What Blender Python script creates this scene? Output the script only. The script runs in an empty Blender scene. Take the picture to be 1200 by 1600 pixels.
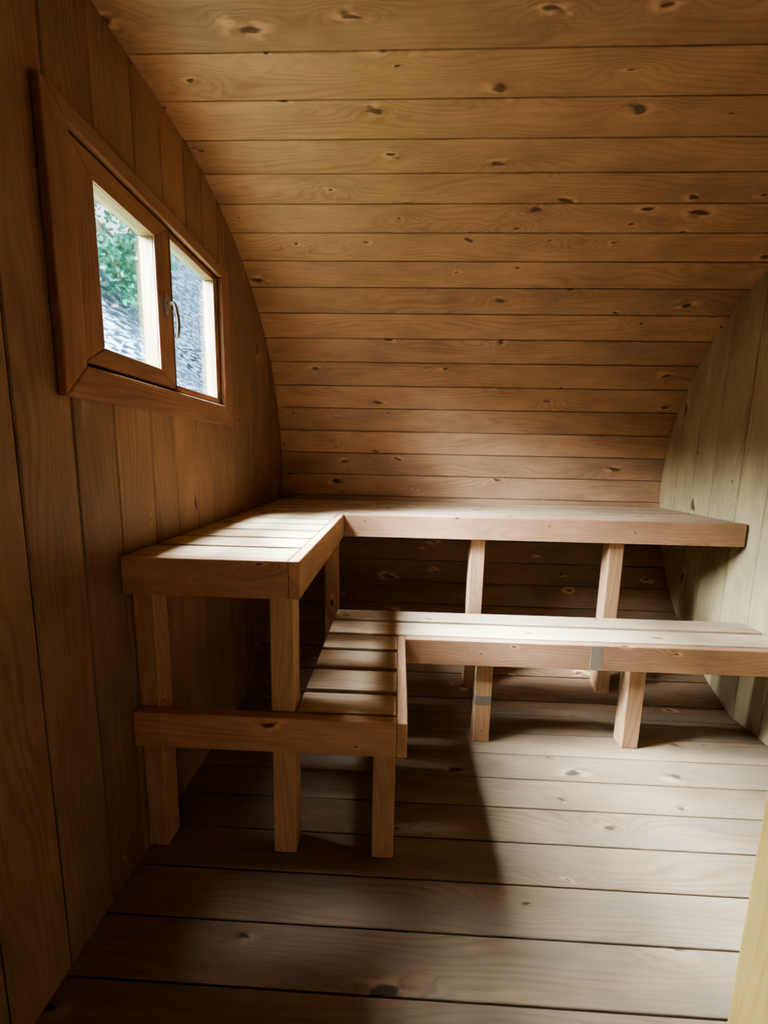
import bpy, bmesh, math, random
from mathutils import Vector, Matrix
random.seed(7)
scn = bpy.context.scene
COL = scn.collection
PI = math.pi

# ------------------------------------------------------------------ camera
CX, CZ = 0.785, 1.275
FWD = Vector((-0.034971515, 0.989629512, -0.139321294))
RGT = Vector((0.999079604, 0.038084060, 0.019736987))
UPV = Vector((-0.024838225, 0.138502831, 0.990050518))
cd = bpy.data.cameras.new('camera'); cam = bpy.data.objects.new('camera', cd); COL.objects.link(cam)
cd.sensor_fit = 'VERTICAL'; cd.sensor_height = 36; cd.lens = 618.45 * 36 / 1600
cd.clip_start = 0.02; cd.clip_end = 200
m = Matrix((RGT, UPV, -FWD)).transposed().to_4x4(); m.translation = (CX, 0, CZ)
cam.matrix_world = m
scn.camera = cam

# ------------------------------------------------------------------ materials
def nd(nt, t, **kw):
    n = nt.nodes.new(t)
    for k, v in kw.items(): setattr(n, k, v)
    return n

def mathn(nt, op, a, b=None, c=None, clamp=False):
    n = nd(nt, 'ShaderNodeMath', operation=op, use_clamp=clamp)
    for i, x in enumerate((a, b, c)):
        if x is None: continue
        if isinstance(x, (int, float)): n.inputs[i].default_value = x
        else: nt.links.new(x, n.inputs[i])
    return n.outputs[0]

def mixc(nt, fac, a, b, blend='MIX'):
    n = nd(nt, 'ShaderNodeMix', data_type='RGBA', blend_type=blend)
    for sock, x in ((n.inputs[0], fac), (n.inputs[6], a), (n.inputs[7], b)):
        if isinstance(x, (int, float)): sock.default_value = x
        elif isinstance(x, tuple): sock.default_value = (*x, 1)
        else: nt.links.new(x, sock)
    return n.outputs[2]

def ramp(nt, x, lo, hi):
    n = nd(nt, 'ShaderNodeMapRange', interpolation_type='SMOOTHSTEP')
    nt.links.new(x, n.inputs[0]); n.inputs[1].default_value = lo; n.inputs[2].default_value = hi
    return n.outputs[0]

def wood(name, base, dark, knot, rough=0.5, thr=0.45, ring=0.5, tonevar=0.35, ks=(3.0, 7.0), grey=None, spec=0.35):
    mt = bpy.data.materials.new(name); mt.use_nodes = True
    nt = mt.node_tree; L = nt.links
    bs = nt.nodes['Principled BSDF']
    uv = nd(nt, 'ShaderNodeUVMap'); uv.uv_map = 'grain'
    sp = nd(nt, 'ShaderNodeSeparateXYZ'); L.new(uv.outputs[0], sp.inputs[0])
    u, v = sp.outputs[0], sp.outputs[1]
    at = nd(nt, 'ShaderNodeAttribute', attribute_name='tone'); tone = at.outputs['Fac']
    def vec(a, b, c=0.0):
        n = nd(nt, 'ShaderNodeCombineXYZ')
        for i, x in enumerate((a, b, c)):
            if isinstance(x, (int, float)): n.inputs[i].default_value = x
            else: L.new(x, n.inputs[i])
        return n.outputs[0]
    def noise(vc, scale=1.0, det=2.0, ro=0.5, dist=0.0):
        n = nd(nt, 'ShaderNodeTexNoise'); L.new(vc, n.inputs['Vector'])
        n.inputs['Scale'].default_value = scale; n.inputs['Detail'].default_value = det
        n.inputs['Roughness'].default_value = ro; n.inputs['Distortion'].default_value = dist
        return n.outputs[0]
    # knots
    wob = noise(vec(mathn(nt, 'MULTIPLY', u, 14), mathn(nt, 'MULTIPLY', v, 30)), 1, 1)
    ku = mathn(nt, 'ADD', mathn(nt, 'MULTIPLY', u, ks[0]), mathn(nt, 'MULTIPLY', wob, 0.22))
    kv = mathn(nt, 'ADD', mathn(nt, 'MULTIPLY', v, ks[1]), mathn(nt, 'MULTIPLY', wob, 0.30))
    vo = nd(nt, 'ShaderNodeTexVoronoi', voronoi_dimensions='2D'); vo.inputs['Scale'].default_value = 1
    L.new(vec(ku, kv), vo.inputs['Vector'])
    cs = nd(nt, 'ShaderNodeSeparateColor'); L.new(vo.outputs['Color'], cs.inputs[0])
    pres = mathn(nt, 'GREATER_THAN', cs.outputs[0], thr)
    size = mathn(nt, 'MULTIPLY_ADD', mathn(nt, 'POWER', cs.outputs[1], 2.0), 0.075, 0.022)
    d = vo.outputs['Distance']
    rel = mathn(nt, 'DIVIDE', d, size)
    core = mathn(nt, 'MULTIPLY', mathn(nt, 'SUBTRACT', 1.0, ramp(nt, rel, 0.55, 1.35)), pres)
    rim = mathn(nt, 'MULTIPLY', mathn(nt, 'SUBTRACT', 1.0, ramp(nt, rel, 1.0, 3.4)), pres)
    bulge = mathn(nt, 'MULTIPLY', mathn(nt, 'EXPONENT', mathn(nt, 'MULTIPLY', mathn(nt, 'MULTIPLY', d, d), -14.0)), pres)
    # growth rings
    big = noise(vec(mathn(nt, 'MULTIPLY', u, 0.9), mathn(nt, 'MULTIPLY', v, 5.0), tone), 1, 2, 0.55)
    f = mathn(nt, 'ADD', mathn(nt, 'MULTIPLY', v, 46.0), mathn(nt, 'ADD', mathn(nt, 'MULTIPLY', big, 13.0), mathn(nt, 'MULTIPLY', bulge, 3.2)))
    s = mathn(nt, 'SINE', mathn(nt, 'MULTIPLY', f, 2 * PI))
    s01 = mathn(nt, 'MULTIPLY_ADD', s, 0.5, 0.5)
    band = mathn(nt, 'POWER', s01, 2.2)
    fib = noise(vec(mathn(nt, 'MULTIPLY', u, 6.0), mathn(nt, 'MULTIPLY', v, 240.0)), 1, 2, 0.6)
    blot = noise(vec(mathn(nt, 'MULTIPLY', u, 3.0), mathn(nt, 'MULTIPLY', v, 9.0), 3.3), 1, 3, 0.55)
    vis = ramp(nt, noise(vec(mathn(nt, 'MULTIPLY', u, 1.4), mathn(nt, 'MULTIPLY', v, 8.0), 9.1), 1, 1), 0.3, 0.75)
    rg = mathn(nt, 'MULTIPLY', band, mathn(nt, 'MULTIPLY_ADD', vis, ring, ring * 0.25))
    c = mixc(nt, rg, base, dark)
    fb = mathn(nt, 'MULTIPLY_ADD', fib, 0.36, 0.82)
    bl = mathn(nt, 'MULTIPLY_ADD', blot, 0.85, 0.57)
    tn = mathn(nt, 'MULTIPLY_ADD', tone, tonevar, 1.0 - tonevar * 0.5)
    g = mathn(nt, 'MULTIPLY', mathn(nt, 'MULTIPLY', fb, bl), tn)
    gn = nd(nt, 'ShaderNodeCombineColor')
    for i in range(3): L.new(g, gn.inputs[i])
    c = mixc(nt, 1.0, c, gn.outputs[0], 'MULTIPLY')
    if grey:   # worn, weathered patches
        wr = ramp(nt, noise(vec(mathn(nt, 'MULTIPLY', u, 2.0), mathn(nt, 'MULTIPLY', v, 12.0), 5.7), 1, 3, 0.6), 0.42, 0.68)
        c = mixc(nt, mathn(nt, 'MULTIPLY', wr, 0.55), c, grey)
    # gloss sheen painted as a pale flare beside the knot; dark halo, dark heart
    fl = mathn(nt, 'MULTIPLY', rim, ramp(nt, noise(vec(mathn(nt, 'MULTIPLY', u, 14.0), mathn(nt, 'MULTIPLY', v, 30.0), 1.7), 1, 2), 0.42, 0.6))
    c = mixc(nt, mathn(nt, 'MULTIPLY', rim, 0.35), c, dark)
    c = mixc(nt, mathn(nt, 'MULTIPLY', fl, 0.75), c, tuple(min(1, x * 1.5 + .03) for x in base))
    c = mixc(nt, mathn(nt, 'MULTIPLY', core, 0.85), c, knot)
    L.new(c, bs.inputs['Base Color'])
    rr = mathn(nt, 'MULTIPLY_ADD', blot, 0.25, rough - 0.12)
    L.new(rr, bs.inputs['Roughness'])
    bs.inputs['Specular IOR Level'].default_value = spec
    bp = nd(nt, 'ShaderNodeBump'); bp.inputs['Strength'].default_value = 0.32; bp.inputs['Distance'].default_value = 0.002
    hgt = mathn(nt, 'ADD', mathn(nt, 'MULTIPLY', band, 0.35), mathn(nt, 'ADD', mathn(nt, 'MULTIPLY', fib, 0.5), mathn(nt, 'ADD', mathn(nt, 'MULTIPLY', bulge, 1.6), mathn(nt, 'MULTIPLY', blot, 1.8))))
    L.new(hgt, bp.inputs['Height']); L.new(bp.outputs[0], bs.inputs['Normal'])
    return mt

M = {}
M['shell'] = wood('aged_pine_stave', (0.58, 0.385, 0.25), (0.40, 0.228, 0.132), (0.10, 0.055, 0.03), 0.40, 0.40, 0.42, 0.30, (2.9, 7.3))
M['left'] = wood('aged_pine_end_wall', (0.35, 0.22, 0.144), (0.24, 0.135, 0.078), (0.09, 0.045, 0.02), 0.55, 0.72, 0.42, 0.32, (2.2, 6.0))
M['right'] = wood('pale_spruce_end_wall', (0.43, 0.365, 0.225), (0.33, 0.26, 0.145), (0.08, 0.045, 0.015), 0.6, 0.62, 0.35, 0.15, (2.6, 7.0))
M['floor'] = wood('worn_floor_board', (0.31, 0.228, 0.155), (0.175, 0.118, 0.077), (0.065, 0.05, 0.045), 0.46, 0.50, 0.36, 0.22, (2.6, 7.0), grey=(0.235, 0.20, 0.165))
M['bench'] = wood('bench_pine', (0.64, 0.50, 0.35), (0.47, 0.32, 0.20), (0.09, 0.05, 0.03), 0.45, 0.55, 0.5, 0.2, (3.2, 7.5))
M['rail'] = wood('bench_rail_pine', (0.55, 0.335, 0.215), (0.40, 0.205, 0.115), (0.09, 0.035, 0.018), 0.5, 0.45, 0.45, 0.2, (4.6, 9.5))
M['leg'] = wood('bench_leg_pine', (0.56, 0.36, 0.225), (0.41, 0.23, 0.13), (0.09, 0.04, 0.02), 0.5, 0.88, 0.45, 0.2, (4.0, 8.0))
M['frame'] = wood('window_frame_pine', (0.37, 0.21, 0.14), (0.26, 0.125, 0.075), (0.07, 0.02, 0.01), 0.4, 0.9, 0.4, 0.15, (3.0, 8.0))
M['reveal'] = wood('window_reveal_pine', (0.22, 0.175, 0.09), (0.15, 0.11, 0.05), (0.1, 0.05, 0.02), 0.5, 0.95, 0.4, 0.1, (3.0, 8.0))
M['door'] = wood('fresh_pale_pine', (0.47, 0.33, 0.125), (0.36, 0.22, 0.065), (0.1, 0.05, 0.02), 0.5, 0.9, 0.5, 0.1, (3.0, 7.0))

def plain(name, colr, rough=0.5, metal=0.0):
    mt = bpy.data.materials.new(name); mt.use_nodes = True
    nt = mt.node_tree; bs = nt.nodes['Principled BSDF']
    tc = nd(nt, 'ShaderNodeTexCoord'); no = nd(nt, 'ShaderNodeTexNoise'); no.inputs['Scale'].default_value = 30
    nt.links.new(tc.outputs['Object'], no.inputs['Vector'])
    c = mixc(nt, no.outputs[0], tuple(x * .85 for x in colr), tuple(min(1, x * 1.12) for x in colr))
    nt.links.new(c, bs.inputs['Base Color'])
    bs.inputs['Roughness'].default_value = rough; bs.inputs['Metallic'].default_value = metal
    return mt
M['metal'] = plain('satin_aluminium', (0.72, 0.74, 0.72), 0.3, 1.0)
M['screw'] = plain('grey_screw', (0.35, 0.34, 0.32), 0.4, 0.8)
M['patch'] = plain('grey_brown_wood', (0.30, 0.25, 0.20), 0.6)  # grey-brown tone of the rail patch and leg band
M['dark'] = plain('light_stop', (0.03, 0.02, 0.015), 0.8)
M['chip'] = plain('pale_leaf', (0.8, 0.78, 0.7), 0.7)
M['bark'] = plain('branch_bark', (0.16, 0.13, 0.10), 0.9)

def glass():
    mt = bpy.data.materials.new('clear_window_glass'); mt.use_nodes = True
    nt = mt.node_tree; nt.nodes.clear()
    o = nd(nt, 'ShaderNodeOutputMaterial'); t = nd(nt, 'ShaderNodeBsdfTransparent'); g = nd(nt, 'ShaderNodeBsdfGlossy')
    t.inputs[0].default_value = (0.93, 0.97, 0.97, 1); g.inputs['Roughness'].default_value = 0.03
    fr = nd(nt, 'ShaderNodeFresnel'); fr.inputs[0].default_value = 1.35
    mx = nd(nt, 'ShaderNodeMixShader'); nt.links.new(mathn(nt, 'MULTIPLY', fr.outputs[0], 0.6), mx.inputs[0])
    nt.links.new(t.outputs[0], mx.inputs[1]); nt.links.new(g.outputs[0], mx.inputs[2]); nt.links.new(mx.outputs[0], o.inputs[0])
    return mt
M['glass'] = glass()

def thatch():
    mt = bpy.data.materials.new('weathered_thatch'); mt.use_nodes = True
    nt = mt.node_tree; L = nt.links; bs = nt.nodes['Principled BSDF']
    uv = nd(nt, 'ShaderNodeUVMap'); uv.uv_map = 'grain'
    mp = nd(nt, 'ShaderNodeMapping'); L.new(uv.outputs[0], mp.inputs[0])
    mp.inputs['Scale'].default_value = (7.0, 22.0, 1); mp.inputs['Rotation'].default_value = (0, 0, 0.5)
    n1 = nd(nt, 'ShaderNodeTexNoise'); n1.inputs['Scale'].default_value = 1; n1.inputs['Detail'].default_value = 3; n1.inputs['Roughness'].default_value = .6
    n1.inputs['Distortion'].default_value = .6
    L.new(mp.outputs[0], n1.inputs['Vector'])
    n2 = nd(nt, 'ShaderNodeTexNoise'); n2.inputs['Scale'].default_value = .9; n2.inputs['Detail'].default_value = 2
    L.new(uv.outputs[0], n2.inputs['Vector'])
    f = ramp(nt, n1.outputs[0], 0.46, 0.57)
    c = mixc(nt, f, (0.008, 0.030, 0.065), (0.36, 0.54, 0.70))
    c = mixc(nt, mathn(nt, 'MULTIPLY', ramp(nt, n2.outputs[0], .35, .7), .5), c, (0.10, 0.18, 0.28))
    L.new(c, bs.inputs['Base Color']); bs.inputs['Roughness'].default_value = 1
    bp = nd(nt, 'ShaderNodeBump'); bp.inputs['Strength'].default_value = .6; bp.inputs['Distance'].default_value = .03
    L.new(n1.outputs[0], bp.inputs['Height']); L.new(bp.outputs[0], bs.inputs['Normal'])
    return mt
M['thatch'] = thatch()

def leafmat():
    mt = bpy.data.materials.new('backlit_leaf'); mt.use_nodes = True
    nt = mt.node_tree; nt.nodes.clear(); L = nt.links
    o = nd(nt, 'ShaderNodeOutputMaterial'); a = nd(nt, 'ShaderNodeBsdfDiffuse'); t = nd(nt, 'ShaderNodeBsdfTranslucent')
    at = nd(nt, 'ShaderNodeAttribute', attribute_name='tone')
    c = mixc(nt, at.outputs['Fac'], (0.02, 0.155, 0.11), (0.15, 0.48, 0.34))
    L.new(c, a.inputs[0]); L.new(c, t.inputs[0])
    mx = nd(nt, 'ShaderNodeMixShader'); mx.inputs[0].default_value = .6
    L.new(a.outputs[0], mx.inputs[1]); L.new(t.outputs[0], mx.inputs[2]); L.new(mx.outputs[0], o.inputs[0])
    return mt
M['leaf'] = leafmat()

# ------------------------------------------------------------------ mesh helpers
class MB:
    """collects boards and shapes for ONE mesh object"""
    def __init__(s):
        s.v = []; s.f = []; s.uv = []; s.t = []; s.sm = []
    def add(s, verts, faces, uvf, tone, smooth=False):
        b = len(s.v); s.v += [tuple(x) for x in verts]
        for f in faces:
            s.f.append([b + i for i in f]); s.uv.append([uvf(verts[i]) for i in f]); s.t.append(tone); s.sm.append(smooth)
    def board(s, org, ax, ay, az, L, W, T, bev=0.002, tone=None, flip=False):
        """box from corner org along ax(L) ay(W) az(T); grain runs along ax"""
        ax, ay, az, org = Vector(ax), Vector(ay), Vector(az), Vector(org)
        bm = bmesh.new(); bmesh.ops.create_cube(bm, size=1)
        for q in bm.verts: q.co = Vector(((q.co.x + .5) * L, (q.co.y + .5) * W, (q.co.z + .5) * T))
        if bev: bmesh.ops.bevel(bm, geom=list(bm.edges), offset=min(bev, L * .4, W * .4, T * .4), segments=2 if bev > .0025 else 1, profile=.5, affect='EDGES')
        bm.verts.ensure_lookup_table()
        lv = [q.co.copy() for q in bm.verts]; fs = [[q.index for q in f.verts] for f in bm.faces]; bm.free()
        if ax.cross(ay).dot(az) < 0: fs = [f[::-1] for f in fs]
        ou, ov = random.uniform(0, 60), random.uniform(0, 60)
        wv = [org + ax * c.x + ay * c.y + az * c.z for c in lv]
        b = len(s.v); s.v += [tuple(x) for x in wv]
        tn = random.random() if tone is None else tone
        for f in fs:
            s.f.append([b + i for i in f]); s.uv.append([(ou + lv[i].x, ov + lv[i].y + lv[i].z) for i in f]); s.t.append(tn); s.sm.append(False)
    def prism(s, poly, ax, h, gax, tone=None):
        """polygon (3D points) extruded by ax*h; grain along gax"""
        ax = Vector(ax); g = Vector(gax); P = [Vector(p) for p in poly]; n = len(P)
        V = P + [p + ax * h for p in P]
        F = [list(range(n))[::-1], list(range(n, 2 * n))] + [[i, (i + 1) % n, n + (i + 1) % n, n + i] for i in range(n)]
        nn = (P[1] - P[0]).cross(P[2] - P[1])
        if nn.dot(ax) < 0: F = [f[::-1] for f in F]
        oth = [a for a in (Vector((1, 0, 0)), Vector((0, 1, 0)), Vector((0, 0, 1))) if abs(a.dot(g)) < .7]
        ou, ov = random.uniform(0, 60), random.uniform(0, 60)
        s.add(V, F, lambda q: (ou + q.dot(g), ov + q.dot(oth[0]) + q.dot(oth[1])), random.random() if tone is None else tone)
    def tube(s, pts, radii, seg=12, sx=1.0, tone=.5, caps=True):
        P = [Vector(p) for p in pts]; rings = []; V = []; F = []
        ref = Vector((0, 1, 0.001))
        for i, p in enumerate(P):
            d = (P[min(i + 1, len(P) - 1)] - P[max(i - 1, 0)]).normalized()
            if abs(d.dot(ref)) > .95: ref = Vector((1, 0, 0))
            a = d.cross(ref).normalized(); b = d.cross(a).normalized(); r = radii[i] if isinstance(radii, (list, tuple)) else radii
            for k in range(seg):
                t = 2 * PI * k / seg; V.append(p + a * math.cos(t) * r * sx + b * math.sin(t) * r)
        for i in range(len(P) - 1):
            for k in range(seg):
                k2 = (k + 1) % seg; F.append([i * seg + k, i * seg + k2, (i + 1) * seg + k2, (i + 1) * seg + k])
        if caps: F.append(list(range(seg))[::-1]); F.append([(len(P) - 1) * seg + k for k in range(seg)])
        s.add(V, F, lambda q: (q.x, q.z), tone, True)
    def build(s, name, mat, parent=None, loc=None):
        me = bpy.data.meshes.new(name); off = Vector(loc) if loc else Vector((0, 0, 0))
        if parent is not None and loc is None:
            q = parent
            while q is not None: off += Vector(q.location); q = q.parent
        me.from_pydata([tuple(Vector(x) - off) for x in s.v], [], s.f)
        ul = me.uv_layers.new(name='grain')
        k = 0
        for fu in s.uv:
            for q in fu: ul.data[k].uv = q; k += 1
        at = me.attributes.new('tone', 'FLOAT', 'FACE'); at.data.foreach_set('value', s.t)
        me.polygons.foreach_set('use_smooth', s.sm)
        me.materials.append(mat); me.validate()
        o = bpy.data.objects.new(name, me); COL.objects.link(o)
        if parent is not None: o.parent = parent
        elif loc: o.location = off
        return o

def tag(o, label=None, cat=None, group=None, kind=None):
    if label: o['label'] = label
    if cat: o['category'] = cat
    if group: o['group'] = group
    if kind: o['kind'] = kind
    return o
def empty(name, loc):
    o = bpy.data.objects.new(name, None); COL.objects.link(o); o.location = loc; o.empty_display_size = .1
    return o

X_, Y_, Z_ = (1, 0, 0), (0, 1, 0), (0, 0, 1)
LEN = 2.499                      # distance between the two flat end walls
YC, ZB, R = 1.42, 1.134, 1.236   # rounded back: centre and radius
ZT = ZB + R
YF = -1.45                       # near side of the building, behind the camera
YP = -0.36                       # inner partition with the doorway the picture is taken from

# ------------------------------------------------------------------ curved shell (ceiling running down into the back wall)
def cp(th): return Vector((0, YC + R * math.cos(th), ZB + R * math.sin(th)))
ths = [1.4735, 1.363, 1.2575, 1.1505, 1.0405, 0.9315, 0.819, 0.705, 0.593, 0.477, 0.363, 0.2455, 0.1295, 0.013]
while ths[-1] > -1.13: ths.append(ths[-1] - 0.114)
ths[-1] = -1.18
pts = [Vector((0, 1.392, ZT))]
pts_flat = []
y = 1.392
for wdt in [.149] + [.147] * 30:
    y -= wdt
    if y < YF: pts_flat.append(Vector((0, YF, ZT))); break
    pts_flat.append(Vector((0, y, ZT)))
prof = pts_flat[::-1] + pts + [cp(t) for t in ths]
def shell(name, P, mat):
    mb = MB()
    for a, b in zip(P, P[1:]):
        d = (b - a); w = d.length; d.normalize(); n = Vector((1, 0, 0)).cross(d)   # outward
        if n.dot(Vector((0, (a + b).y / 2 - 1.0, (a + b).z / 2 - 1.2))) < 0: n = -n
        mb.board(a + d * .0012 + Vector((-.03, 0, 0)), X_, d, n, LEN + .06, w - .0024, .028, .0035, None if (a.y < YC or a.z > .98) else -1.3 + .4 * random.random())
    # outer skin closes the joints
    V = []; 
    for p in P:
        c = Vector((0, YC, ZB)); n = (p - c).normalized() if p.y > YC else Vector((0, 0, 1))
        V.append(p + n * .0275 + Vector((-.03, 0, 0))); V.append(p + n * .0275 + Vector((LEN + .03, 0, 0)))
        V.append(p + n * .05 + Vector((-.03, 0, 0))); V.append(p + n * .05 + Vector((LEN + .03, 0, 0)))
    F = []
    for i in range(len(P) - 1):
        k = 4 * i; F += [[k, k + 4, k + 5, k + 1], [k + 2, k + 3, k + 7, k + 6]]
    mb.add(V, F, lambda q: (q.x, q.z), .1)
    return tag(mb.build(name, mat), kind='structure')
isp = len(pts_flat) + 1 + 6
shell('ceiling', prof[:isp + 1], M['shell'])
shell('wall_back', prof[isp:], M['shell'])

# ------------------------------------------------------------------ floor
mb = MB()
fb = [1.915, 1.854, 1.719] + [1.584 - .135 * i for i in range(40)]
fb = [f for f in fb if f > YF] + [YF]
for a, b in zip(fb, fb[1:]):
    mb.board((-.02, b + .0016, -.028), X_, Y_, Z_, LEN + .04, a - b - .0032, .028, .0035)
mb.board((-.05, YF, -.06), X_, Y_, Z_, LEN + .1, 1.95 - YF, .031, 0, .1)
tag(mb.build('floor', M['floor']), kind='structure')

# ------------------------------------------------------------------ flat end walls of vertical boards
def zrange(y0, y1):
    """how far up and down the wall goes at this y"""
    ya = max(abs(y0 - YC) if y0 > YC else 0, abs(y1 - YC) if y1 > YC else 0); ya = min(ya, R - .002)
    h = math.sqrt(R * R - ya * ya)
    return (max(-.03, ZB - h - .02) if y1 > YC else -.03), ZB + h + .02
def clipped(y0, y1, zlo=None, zhi=None):
    """polygon (y,z) of a board trimmed to the rounded profile"""
    n = 5; up = []; dn = []
    for i in range(n):
        yy = y0 + (y1 - y0) * i / (n - 1)
        if yy > YC: 
            q = min(yy - YC, R + .024); h = math.sqrt((R + .025) ** 2 - q * q)
        else: h = R + .025
        t = ZB + h; b = max(-.03, ZB - h) if yy > YC else -.03
        if zhi is not None: t = min(t, zhi)
        if zlo is not None: b = max(b, zlo)
        up.append((yy, t)); dn.append((yy, b))
    return dn + up[::-1]
HY0, HY1, HZ0, HZ1 = .972, 1.760, 1.476, 2.010     # window hole
def endwall(name, x, sgn, cuts, mat, hole):
    """x = inner face, boards go outward (sgn)"""
    mb = MB()
    for y0, y1 in zip(cuts, cuts[1:]):
        tn = random.random()
        segs = [(y0, y1, None, None)]
        if hole:
            segs = []
            for a, b in zip(sorted({y0, y1, *[h for h in (HY0, HY1) if y0 < h < y1]}), sorted({y0, y1, *[h for h in (HY0, HY1) if y0 < h < y1]})[1:]):
                if a >= HY0 - 1e-6 and b <= HY1 + 1e-6: segs += [(a, b, None, HZ0), (a, b, HZ1, None)]
                else: segs.append((a, b, None, None))
        for a, b, lo, hi in segs:
            g0 = .0011 if a == y0 else 0; g1 = .0011 if b == y1 else 0; ch = .0035
            P = clipped(a + g0, b - g1, lo, hi)
            Pi = clipped(a + g0 + (ch if g0 else 0), b - g1 - (ch if g1 else 0), lo, hi)
            n = len(P)
            V = [Vector((x, p[0], p[1])) for p in Pi] + [Vector((x + sgn * ch, p[0], p[1])) for p in P] + [Vector((x + sgn * .03, p[0], p[1])) for p in P]
            F = [list(range(n))] + [[i, (i + 1) % n, n + (i + 1) % n, n + i][::-1] for i in range(n)] + [[n + i, n + (i + 1) % n, 2 * n + (i + 1) % n, 2 * n + i][::-1] for i in range(n)] + [list(range(2 * n, 3 * n))[::-1]]
            if sgn > 0: F = [f[::-1] for f in F]
            ou, ov = random.uniform(0, 60), random.uniform(0, 60)
            mb.add(V, F, lambda q: (ou + q.z, ov + q.y + q.x), tn)
    def back(a, b, lo, hi):
        P = clipped(a, b, lo, hi); mb.prism([(x + sgn * .029, p[0], p[1]) for p in P], (sgn, 0, 0), .02, Z_, .1)
    def back_wide(a, b, lo, hi):
        k = max(1, int((b - a) / .08))
        for i in range(k): back(a + (b - a) * i / k, a + (b - a) * (i + 1) / k, lo, hi)
    if hole:
        back_wide(YF, HY0, None, None); back_wide(HY0, HY1, None, HZ0); back_wide(HY0, HY1, HZ1, None); back_wide(HY1, YC + R + .02, None, None)
    else: back_wide(YF, YC + R + .02, None, None)
    return tag(mb.build(name, mat), kind='structure')
lc = [.943, 1.084, 1.244, 1.380, 1.522, 1.644, 1.779, 1.935, 2.085, 2.235, 2.385, 2.535, 2.665]
q = .943
while q > YF: q -= .148; lc.insert(0, max(q, YF))
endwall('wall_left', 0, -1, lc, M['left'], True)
rc = [2.665, 2.515, 2.375, 2.235, 2.06, 1.903]
q = 1.903
while q > YF: q -= .145; rc.append(max(q, YF))
endwall('wall_right', LEN, 1, rc[::-1], M['right'], False)
mb = MB()
k = 0.0
while k < LEN: mb.board((k + .001, YF - .03, -.03), Z_, X_, Y_, ZT + .06, min(.145, LEN - k) - .002, .03, .003); k += .145
mb.board((-.03, YF - .05, -.03), Z_, X_, Y_, ZT + .08, LEN + .06, .021, 0, .1)
tag(mb.build('wall_front', M['left']), kind='structure')
# partition with the doorway, just behind the camera
DX0, DX1, DZ = .44, 1.297, 1.95
mb = MB()
k = 0.0
while k < LEN:
    k2 = min(k + .145, LEN)
    for a, b in ((k, min(k2, DX0)), (max(k, DX1), k2)):
        if b - a > .004: mb.board((a + .001, YP - .03, 0), Z_, X_, Y_, ZT, b - a - .002, .03, .003)
    a, b = max(k, DX0), min(k2, DX1)
    if b - a > .004: mb.board((a + .001, YP - .03, DZ), Z_, X_, Y_, ZT - DZ, b - a - .002, .03, .003)
    k = k2
tag(mb.build('wall_partition', M['left']), kind='structure')

# open door leaf seen edge-on at the lower right
mb = MB()
yy = YP + .012
dr = empty('door_1', (DX1 + .02, YP, 0)); tag(dr, kind='structure')
for wd in (.094, .094, .094, .094, .094, .094, .094, .094):
    mb.board((DX1 + .004, yy, .02), Z_, Y_, X_, 1.88, wd - .002, .034, .003, .5); yy += wd
mb.build('door_panel', M['door'], dr)
mb = MB(); mb.board((DX1, yy, .02), Z_, Y_, X_, 1.88, .098, .042, .003, .5)
mb.build('door_stile', M['door'], dr)

# ------------------------------------------------------------------ window_1
win = empty('window_1', (0, 1.366, 1.40)); tag(win, kind='structure')
def ring(mb, x0, x1, y0, y1, z0, z1, wl, wr, wb, wt, bev=.003, mitre=True):
    """four mitred bars forming a rectangular frame"""
    h = x1 - x0
    A, B, C, D = (y0, z0), (y1, z0), (y1, z1), (y0, z1)
    a, b, c, d = (y0 + wl, z0 + wb), (y1 - wr, z0 + wb), (y1 - wr, z1 - wt), (y0 + wl, z1 - wt)
    e = .0006
    for q, g in (((A, B, b, a), Y_), ((B, C, c, b), Z_), ((C, D, d, c), Y_), ((D, A, a, d), Z_)):
        bm = bmesh.new(); vs = [bm.verts.new((x0, p[0], p[1])) for p in q]; f = bm.faces.new(vs)
        r = bmesh.ops.extrude_face_region(bm, geom=[f]); 
        for v in r['geom']:
            if isinstance(v, bmesh.types.BMVert): v.co.x = x1
        bmesh.ops.recalc_face_normals(bm, faces=bm.faces)
        if bev: bmesh.ops.bevel(bm, geom=[ed for ed in bm.edges], offset=bev, segments=2, profile=.5, affect='EDGES')
        bm.verts.ensure_lookup_table(); bmesh.ops.recalc_face_normals(bm, faces=bm.faces)
        V = [v.co.copy() for v in bm.verts]; F = [[v.index for v in f.verts] for f in bm.faces]; bm.free()
        ou, ov = random.uniform(0, 60), random.uniform(0, 60); G = Vector(g); Oy = Vector(Y_) if g == Z_ else Vector(Z_)
        mb.add(V, F, lambda p: (ou + p.dot(G), ov + p.dot(Oy) + p.x), random.random())
mb = MB(); ring(mb, 0.0, .022, .906, 1.826, 1.399, 2.052, .071, .071, .080, .047, .004)
mb.build('casing', M['frame'], win)
mb = MB(); ring(mb, -.052, -.006, .9725, 1.7595, 1.4765, 2.0095, .012, .012, .011, .010, .001)
mb.board((-.052, 1.387, 1.488), Z_, Y_, X_, .511, .012, .046, .001)
mb.build('outer_frame', M['frame'], win)
mb = MB(); ring(mb, -.050, -.044, .9775, 1.394, 1.482, 2.004, .018, .018, .016, .014, 0)
mb.build('light_stop', M['dark'], win)  # added dark ring, stops light leaking around the sash
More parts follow.
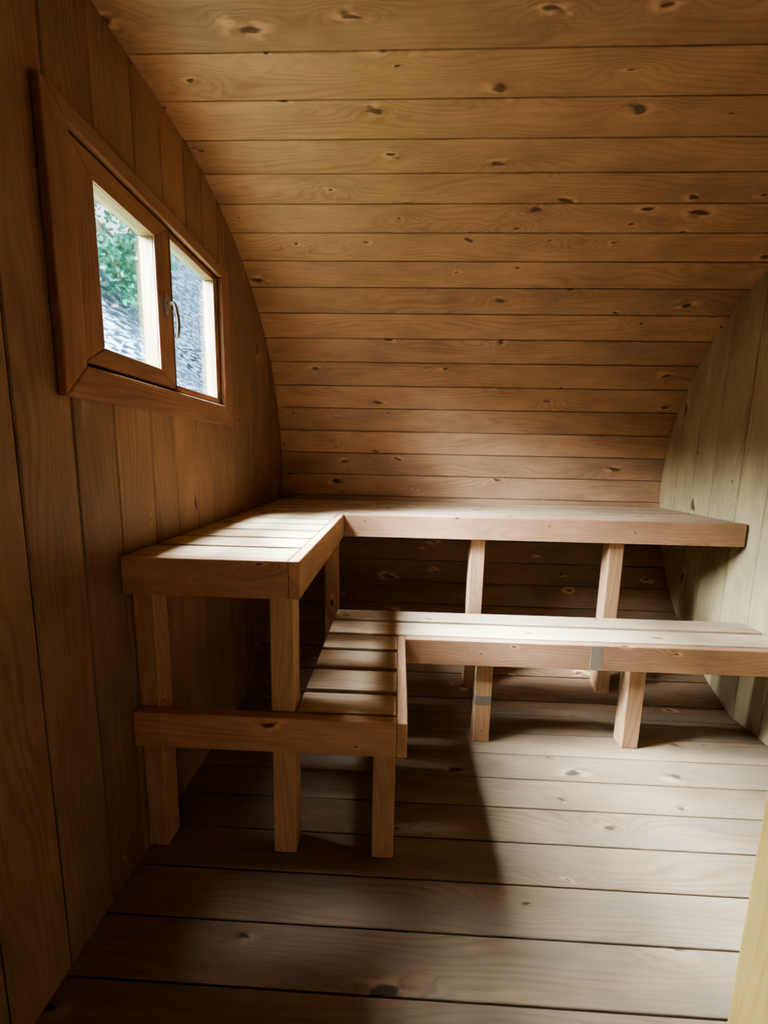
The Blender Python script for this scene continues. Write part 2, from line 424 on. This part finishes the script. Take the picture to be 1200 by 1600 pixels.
# right-hand fixed light
mb = MB(); ring(mb, -.003, .003, 1.3995, 1.7470, 1.488, 1.9990, .006, .033, .020, .022, .002)
fx = mb.build('fixed_frame', M['frame'], win)
mb = MB(); ring(mb, -.040, -.0032, 1.3995, 1.7470, 1.488, 1.9990, .006, .033, .020, .022, .001)
mb.build('outer_bead', M['reveal'], fx)
mb = MB(); mb.board((-.0285, 1.406, 1.5085), Y_, Z_, X_, .311, .471, .004, 0, .5); mb.build('pane', M['glass'], fx)
mb = MB()
for z in (1.62, 1.90): mb.tube([(-.040, 1.7145, z), (-.040, 1.7132, z)], .0035, 10)
mb.build('screw', M['screw'], fx)
# left-hand opening sash
mb = MB(); ring(mb, .0015, .008, .9865, 1.386, 1.4900, 1.9985, .0735, .078, .052, .060, .0025)
sa = mb.build('sash', M['frame'], win)
mb = MB(); ring(mb, -.042, .0013, .9865, 1.386, 1.4900, 1.9985, .0735, .078, .052, .060, .001)
mb.build('outer_bead', M['reveal'], sa)
mb = MB(); mb.board((-.0250, 1.057, 1.539), Y_, Z_, X_, .256, .413, .004, 0, .5); mb.build('pane', M['glass'], sa)
# handle: oval rosette, neck and drop lever
hd_y, hd_z = 1.349, 1.757
mb = MB()
def rosette(mb, yc, zc, x0, x1, ry, rz, seg=24):
    V = []; 
    for (x, s) in ((x0, 1), (x1 - .002, 1), (x1, .82)):
        for k in range(seg):
            t = 2 * PI * k / seg; c, s_ = math.cos(t), math.sin(t)
            V.append(Vector((x, yc + ry * s * (abs(c) ** .6) * (1 if c > 0 else -1), zc + rz * s * (abs(s_) ** .6) * (1 if s_ > 0 else -1))))
    F = [[i * seg + k, i * seg + (k + 1) % seg, (i + 1) * seg + (k + 1) % seg, (i + 1) * seg + k] for i in range(2) for k in range(seg)]
    F.append([2 * seg + k for k in range(seg)]); mb.add(V, F, lambda q: (q.y, q.z), .5, False)
rosette(mb, hd_y, hd_z - .006, .008, .015, .012, .034)
hb = mb.build('handle', M['metal'], win)
mb = MB(); mb.tube([(.014, hd_y, hd_z), (.030, hd_y, hd_z), (.036, hd_y, hd_z - .001), (.040, hd_y + .001, hd_z - .008), (.042, hd_y + .002, hd_z - .020), (.045, hd_y + .004, hd_z - .045), (.046, hd_y + .004, hd_z - .070), (.043, hd_y + .003, hd_z - .094), (.039, hd_y + .002, hd_z - .108)],
                   [.0065, .0065, .0072, .0075, .007, .0065, .0065, .0062, .005], 14)
mb.build('lever', M['metal'], hb)

# ------------------------------------------------------------------ benches
RT, RH = .032, .113
H1, H2 = .981, .497
def leg(parent, x, y, z0, z1, wx=.072, wy=.07, screw=False):
    mb = MB(); mb.board((x, y, z0), Z_, X_, Y_, z1 - z0, wx, wy, .0045)
    o = mb.build('leg', M['leg'], parent)
    if screw:
        mb = MB(); mb.tube([(x + wx * .5, y + .0004, z0 + .055), (x + wx * .5, y - .0012, z0 + .055)], .0045, 10)
        mb.build('screw', M['screw'], o)
    return o
ub = empty('upper_bench', (.35, 1.5, 0))
tag(ub, 'L-shaped upper pine bench running under the window and along the curved back wall', 'bench')
U0, UX = 1.063, .514
mb = MB(); mb.board((.001, U0, H1 - RH), X_, Z_, Y_, UX - RT - .002, RH, RT, .0025); mb.build('front_rail', M['rail'], ub)
mb = MB(); mb.board((UX - RT, U0, H1 - RH), Y_, Z_, X_, 1.996 - U0, RH, RT, .0025); mb.build('side_rail', M['rail'], ub)
mb = MB(); mb.board((UX + .001, 1.964, H1 - RH), X_, Z_, Y_, LEN - UX - .012, RH, RT, .0025); mb.build('long_rail', M['rail'], ub)
mb = MB()
for a, b in ((1.0965, 1.214), (1.238, 1.361), (1.385, 1.508), (1.532, 1.655), (1.679, 1.802), (1.826, 1.994)):
    mb.board((.003, a, H1 - .017), X_, Y_, Z_, UX - RT - .005, b - a, .0165, .003)
mb.build('short_seat', M['bench'], ub)
mb = MB()
for a, b in ((1.998, 2.120), (2.132, 2.258), (2.270, 2.396), (2.408, 2.520), (2.530, 2.620)):
    mb.board((.003, a, H1 - .022), X_, Y_, Z_, LEN - .006, b - a, .0215, .003)
mb.build('long_seat', M['bench'], ub)
mb = MB(); mb.board((.004, 2.55, H1 - .10), X_, Z_, Y_, LEN - .008, .073, .028, .002); mb.build('back_support', M['rail'], ub)
leg(ub, .413, 1.102, 0, H1 - RH)
leg(ub, .001, 1.102, 0, H1 - RH, .064)
leg(ub, .409, 2.0, .045, H1 - .027, .069)
leg(ub, 1.163, 2.0, .04, H1 - .027, .074, screw=False)
leg(ub, 1.860, 2.0, .04, H1 - .027, .074, screw=True)

lb = empty('lower_bench', (.65, 1.35, 0))
tag(lb, 'L-shaped lower pine step bench with wide slat gaps in front of the upper bench', 'bench')
V0, VX = 1.068, .830
mb = MB(); mb.board((.001, V0, H2 - RH), X_, Z_, Y_, VX - RT - .002, RH, RT, .0025); mb.build('front_rail', M['rail'], lb)
mb = MB(); mb.board((VX - RT, V0, H2 - RH), Y_, Z_, X_, 1.650 - V0, RH, RT, .0025); mb.build('side_rail', M['rail'], lb)
mb = MB(); mb.board((VX + .001, 1.618, H2 - RH), X_, Z_, Y_, LEN - VX - .006, RH, RT, .0025); lr = mb.build('long_rail', M['rail'], lb)
mb = MB(); mb.board((1.622, 1.6172, H2 - RH + .003), Z_, X_, Y_, RH - .008, .048, .0016, .0003); tag(mb.build('grey_patch', M['patch'], lr), 'greyish rectangular patch on the rail')  # thin grey-brown rectangle on the rail face
mb = MB()
for a, b in ((1.106, 1.208), (1.230, 1.354), (1.376, 1.501), (1.523, 1.640)):
    mb.board((.490, a, H2 - .026), X_, Y_, Z_, VX - RT - .492, b - a, .0255, .0035)
mb.build('short_seat', M['bench'], lb)
mb = MB()
for a, b in ((1.662, 1.790), (1.812, 1.928)):
    mb.board((.490, a, H2 - .026), X_, Y_, Z_, LEN - .496, b - a, .0255, .0035)
mb.build('long_seat', M['bench'], lb)
mb = MB(); mb.board((.492, 1.174, H2 - .085), Y_, Z_, X_, .735, .058, .03, .002); mb.build('cross_support', M['rail'], lb)
leg(lb, .727, 1.101, 0, H2 - .027, .070)
g = leg(lb, 1.150, 1.651, 0, H2 - .027, .073, screw=True)
mb = MB(); mb.board((1.1495, 1.6503, .178), Z_, X_, Y_, .050, .074, .0712, .0045); tag(mb.build('grey_band', M['patch'], g), 'greyish band around the leg')
leg(lb, 1.812, 1.651, 0, H2 - .027, .073, screw=True)

# ------------------------------------------------------------------ outside: thatched roof, tree, ground
mb = MB()
SL = 1.6
def onroof(yy, X): return Vector((-X, yy, SL * X - 1.2))
NX, NY = 60, 90
V = []; F = []
for i in range(NX + 1):
    X = 1.55 + (5.0 - 1.55) * i / NX
    # slanted hip edge on the left
    yl = 2.96 + 0.0 * X if X < 2.2 else 2.9 + (X - 2.2) * 2.55
    for j in range(NY + 1):
        yy = yl + (15 - yl) * (j / NY) ** 1.3
        p = onroof(yy, X); b = .035 * math.sin(yy * 3.1 + X * 2) + random.uniform(-.012, .012)
        V.append(p + Vector((.8, 0, .5)) * b)
for i in range(NX):
    for j in range(NY): k = i * (NY + 1) + j; F.append([k, k + 1, k + NY + 2, k + NY + 1])
F = [f[::-1] for f in F]
mb.add(V, F, lambda q: (q.y, q.z * 1.18), .5, True)
# back slope so the roof is a solid hipped form
k = len(V)
top = [onroof(2.9 + 2.8 * 2.55, 5.0), onroof(15, 5.0)]
mb.add([top[0], top[1], top[1] + Vector((-4, 0, -6.2)), top[0] + Vector((-4, -4, -6.2)), onroof(2.96, 1.55)], [[0, 3, 2, 1], [0, 4, 3]], lambda q: (q.y, q.z), .5)
hut = empty('thatched_hut', (-3, 8, -.4))
tag(hut, 'neighbouring hut with bluish grey weathered thatch roof outside the window', 'hut')
mb.build('thatched_roof', M['thatch'], hut)
mb = MB(); mb.board((-8, 3.6, -.4), Y_, X_, Z_, 11, 6.1, 1.7, .01); mb.build('hut_wall', M['bark'], hut)
mb = MB(); pc = onroof(1.395 * (.785 + 2.53), 2.53)
mb.board(pc + Vector((.06, 0, .03)), Vector((0, .92, .39)), Vector((-.35, -.3, .6)).normalized(), Vector((.85, 0, .5)).normalized(), .085, .03, .004, .001)
tag(mb.build('fallen_leaf', M['chip']), 'single pale leaf lying on the thatch outside the left pane', 'leaf')

tree = empty('garden_tree', (-3.4, 3.1, -.41))
tag(tree, 'leafy green tree with hanging branches outside the left window pane', 'tree')
mb = MB()
mb.tube([(-3.4, 3.1, -.4), (-3.35, 3.15, 1.2), (-3.2, 3.3, 2.6), (-3.0, 3.5, 3.6), (-2.8, 3.8, 4.4)], [.14, .12, .10, .07, .04], 10)
brs = [[(-3.1, 3.4, 3.2), (-2.7, 3.9, 3.62), (-2.45, 4.4, 3.66), (-2.35, 4.75, 3.52), (-2.3, 5.0, 3.3)],
       [(-2.7, 3.9, 3.62), (-2.5, 4.3, 3.85), (-2.4, 4.8, 4.0), (-2.35, 5.3, 3.95)],
       [(-3.0, 3.5, 3.5), (-2.7, 4.2, 4.2), (-2.5, 4.9, 4.4), (-2.4, 5.5, 4.3)],
       [(-2.45, 4.4, 3.66), (-2.4, 4.5, 3.4), (-2.35, 4.6, 3.15)]]
for b in brs: mb.tube(b, [.03 * (1 - i / len(b)) + .006 for i in range(len(b))], 6)
mb.build('trunk', M['bark'], tree)
mb = MB()
rnd = random.Random(3)
def leaf(p, s):
    d = Vector((rnd.gauss(0, 1), rnd.gauss(0, 1), rnd.gauss(-.4, .8))).normalized()
    n = d.cross(Vector((rnd.gauss(0, 1), rnd.gauss(0, 1), rnd.gauss(0, 1)))).normalized(); w = n * s * .36
    V = [p, p + d * s * .3 + w, p + d * s * .65 + w * .9, p + d * s, p + d * s * .65 - w * .9, p + d * s * .3 - w]
    mb.add(V, [[0, 1, 2, 3, 4, 5]], lambda q: (0, 0), rnd.random())
def clump(c, rad, n, s=.055):
    for _ in range(n):
        o = Vector((rnd.gauss(0, 1), rnd.gauss(0, 1), rnd.gauss(0, 1))) * rad * .5
        leaf(Vector(c) + o, s * rnd.uniform(.7, 1.3))
def atr(ry, mz, X): return (-X, ry * (.785 + X), 1.275 + mz * (.785 + X))
for ry, mz, rd, n in ((1.40, .86, .10, 90), (1.50, .90, .2, 150), (1.37, .68, .10, 60), (1.42, .655, .2, 190), (1.50, .665, .2, 210), (1.56, .70, .2, 200), (1.60, .745, .2, 190),
                      (1.66, .78, .2, 170), (1.50, .60, .15, 120), (1.53, .565, .1, 60), (1.60, .63, .14, 100), (1.45, .79, .06, 12), (1.58, .88, .2, 120), (1.3, 1.05, .4, 400), (1.6, 1.05, .6, 300)):
    clump(atr(ry, mz, rnd.uniform(2.2, 2.6)), rd * 1.4, int(n * 1.3))
tag(mb.build('foliage', M['leaf'], tree), kind='stuff')

mb = MB(); mb.board((-14, -8, -.46), X_, Y_, Z_, 40, 34, .05, 0, .5)
tag(mb.build('ground', plain('grass_ground', (0.10, 0.14, 0.07), .95)), kind='structure')

# ------------------------------------------------------------------ light
w = bpy.data.worlds.new('sky'); scn.world = w; w.use_nodes = True
nt = w.node_tree; bg = nt.nodes['Background']
tc = nd(nt, 'ShaderNodeTexCoord'); sp = nd(nt, 'ShaderNodeSeparateXYZ'); nt.links.new(tc.outputs['Generated'], sp.inputs[0])
c = mixc(nt, ramp(nt, sp.outputs[2], 0.0, .8), (0.95, 0.98, 1.0), (0.55, 0.75, 1.0))
nt.links.new(c, bg.inputs[0]); bg.inputs[1].default_value = 2.8

def area(name, loc, target, sx, sy, power, col):
    l = bpy.data.lights.new(name, 'AREA'); l.shape = 'RECTANGLE'; l.size = sx; l.size_y = sy; l.energy = power; l.color = col
    o = bpy.data.objects.new(name, l); COL.objects.link(o); o.location = loc
    if power > 100: l.spread = math.radians(120)
    d = (Vector(target) - Vector(loc)).normalized(); o.rotation_euler = d.to_track_quat('-Z', 'Y').to_euler()
    return o
area('sky_light', (-2.6, 1.6, 4.85), (0, 1.45, 1.85), 3.6, 1.9, 7600, (0.87, 0.93, 1.0))
area('overhead_sky_light', (-.95, 1.05, 5.6), (0, 1.35, 1.85), 1.5, 1.2, 2800, (0.87, 0.93, 1.0))
area('low_sky_light', (-2.7, 1.1, 3.05), (0, 1.35, 1.75), 5.2, .9, 1500, (0.90, 0.94, 1.0))
area('doorway_fill', (.90, -1.35, .45), (.6, 1.2, .80), .9, .5, 5.5, (1.0, 0.86, 0.72))  # added fill from behind the camera for the bench fronts, no lamp seen there

sl = bpy.data.lights.new('sun', 'SUN'); sl.energy = 7.0; sl.angle = .02; sl.color = (1.0, .97, .9)
so = bpy.data.objects.new('sun', sl); COL.objects.link(so); so.rotation_euler = Vector((-.75, .45, -1.0)).to_track_quat('-Z', 'Y').to_euler()
scn.view_settings.view_transform = 'AgX'
scn.view_settings.look = 'AgX - High Contrast'
scn.view_settings.exposure = 0.32
scn.cycles.use_denoising = True
scn.cycles.max_bounces = 10; scn.cycles.diffuse_bounces = 7
scn.cycles.sample_clamp_indirect = 6
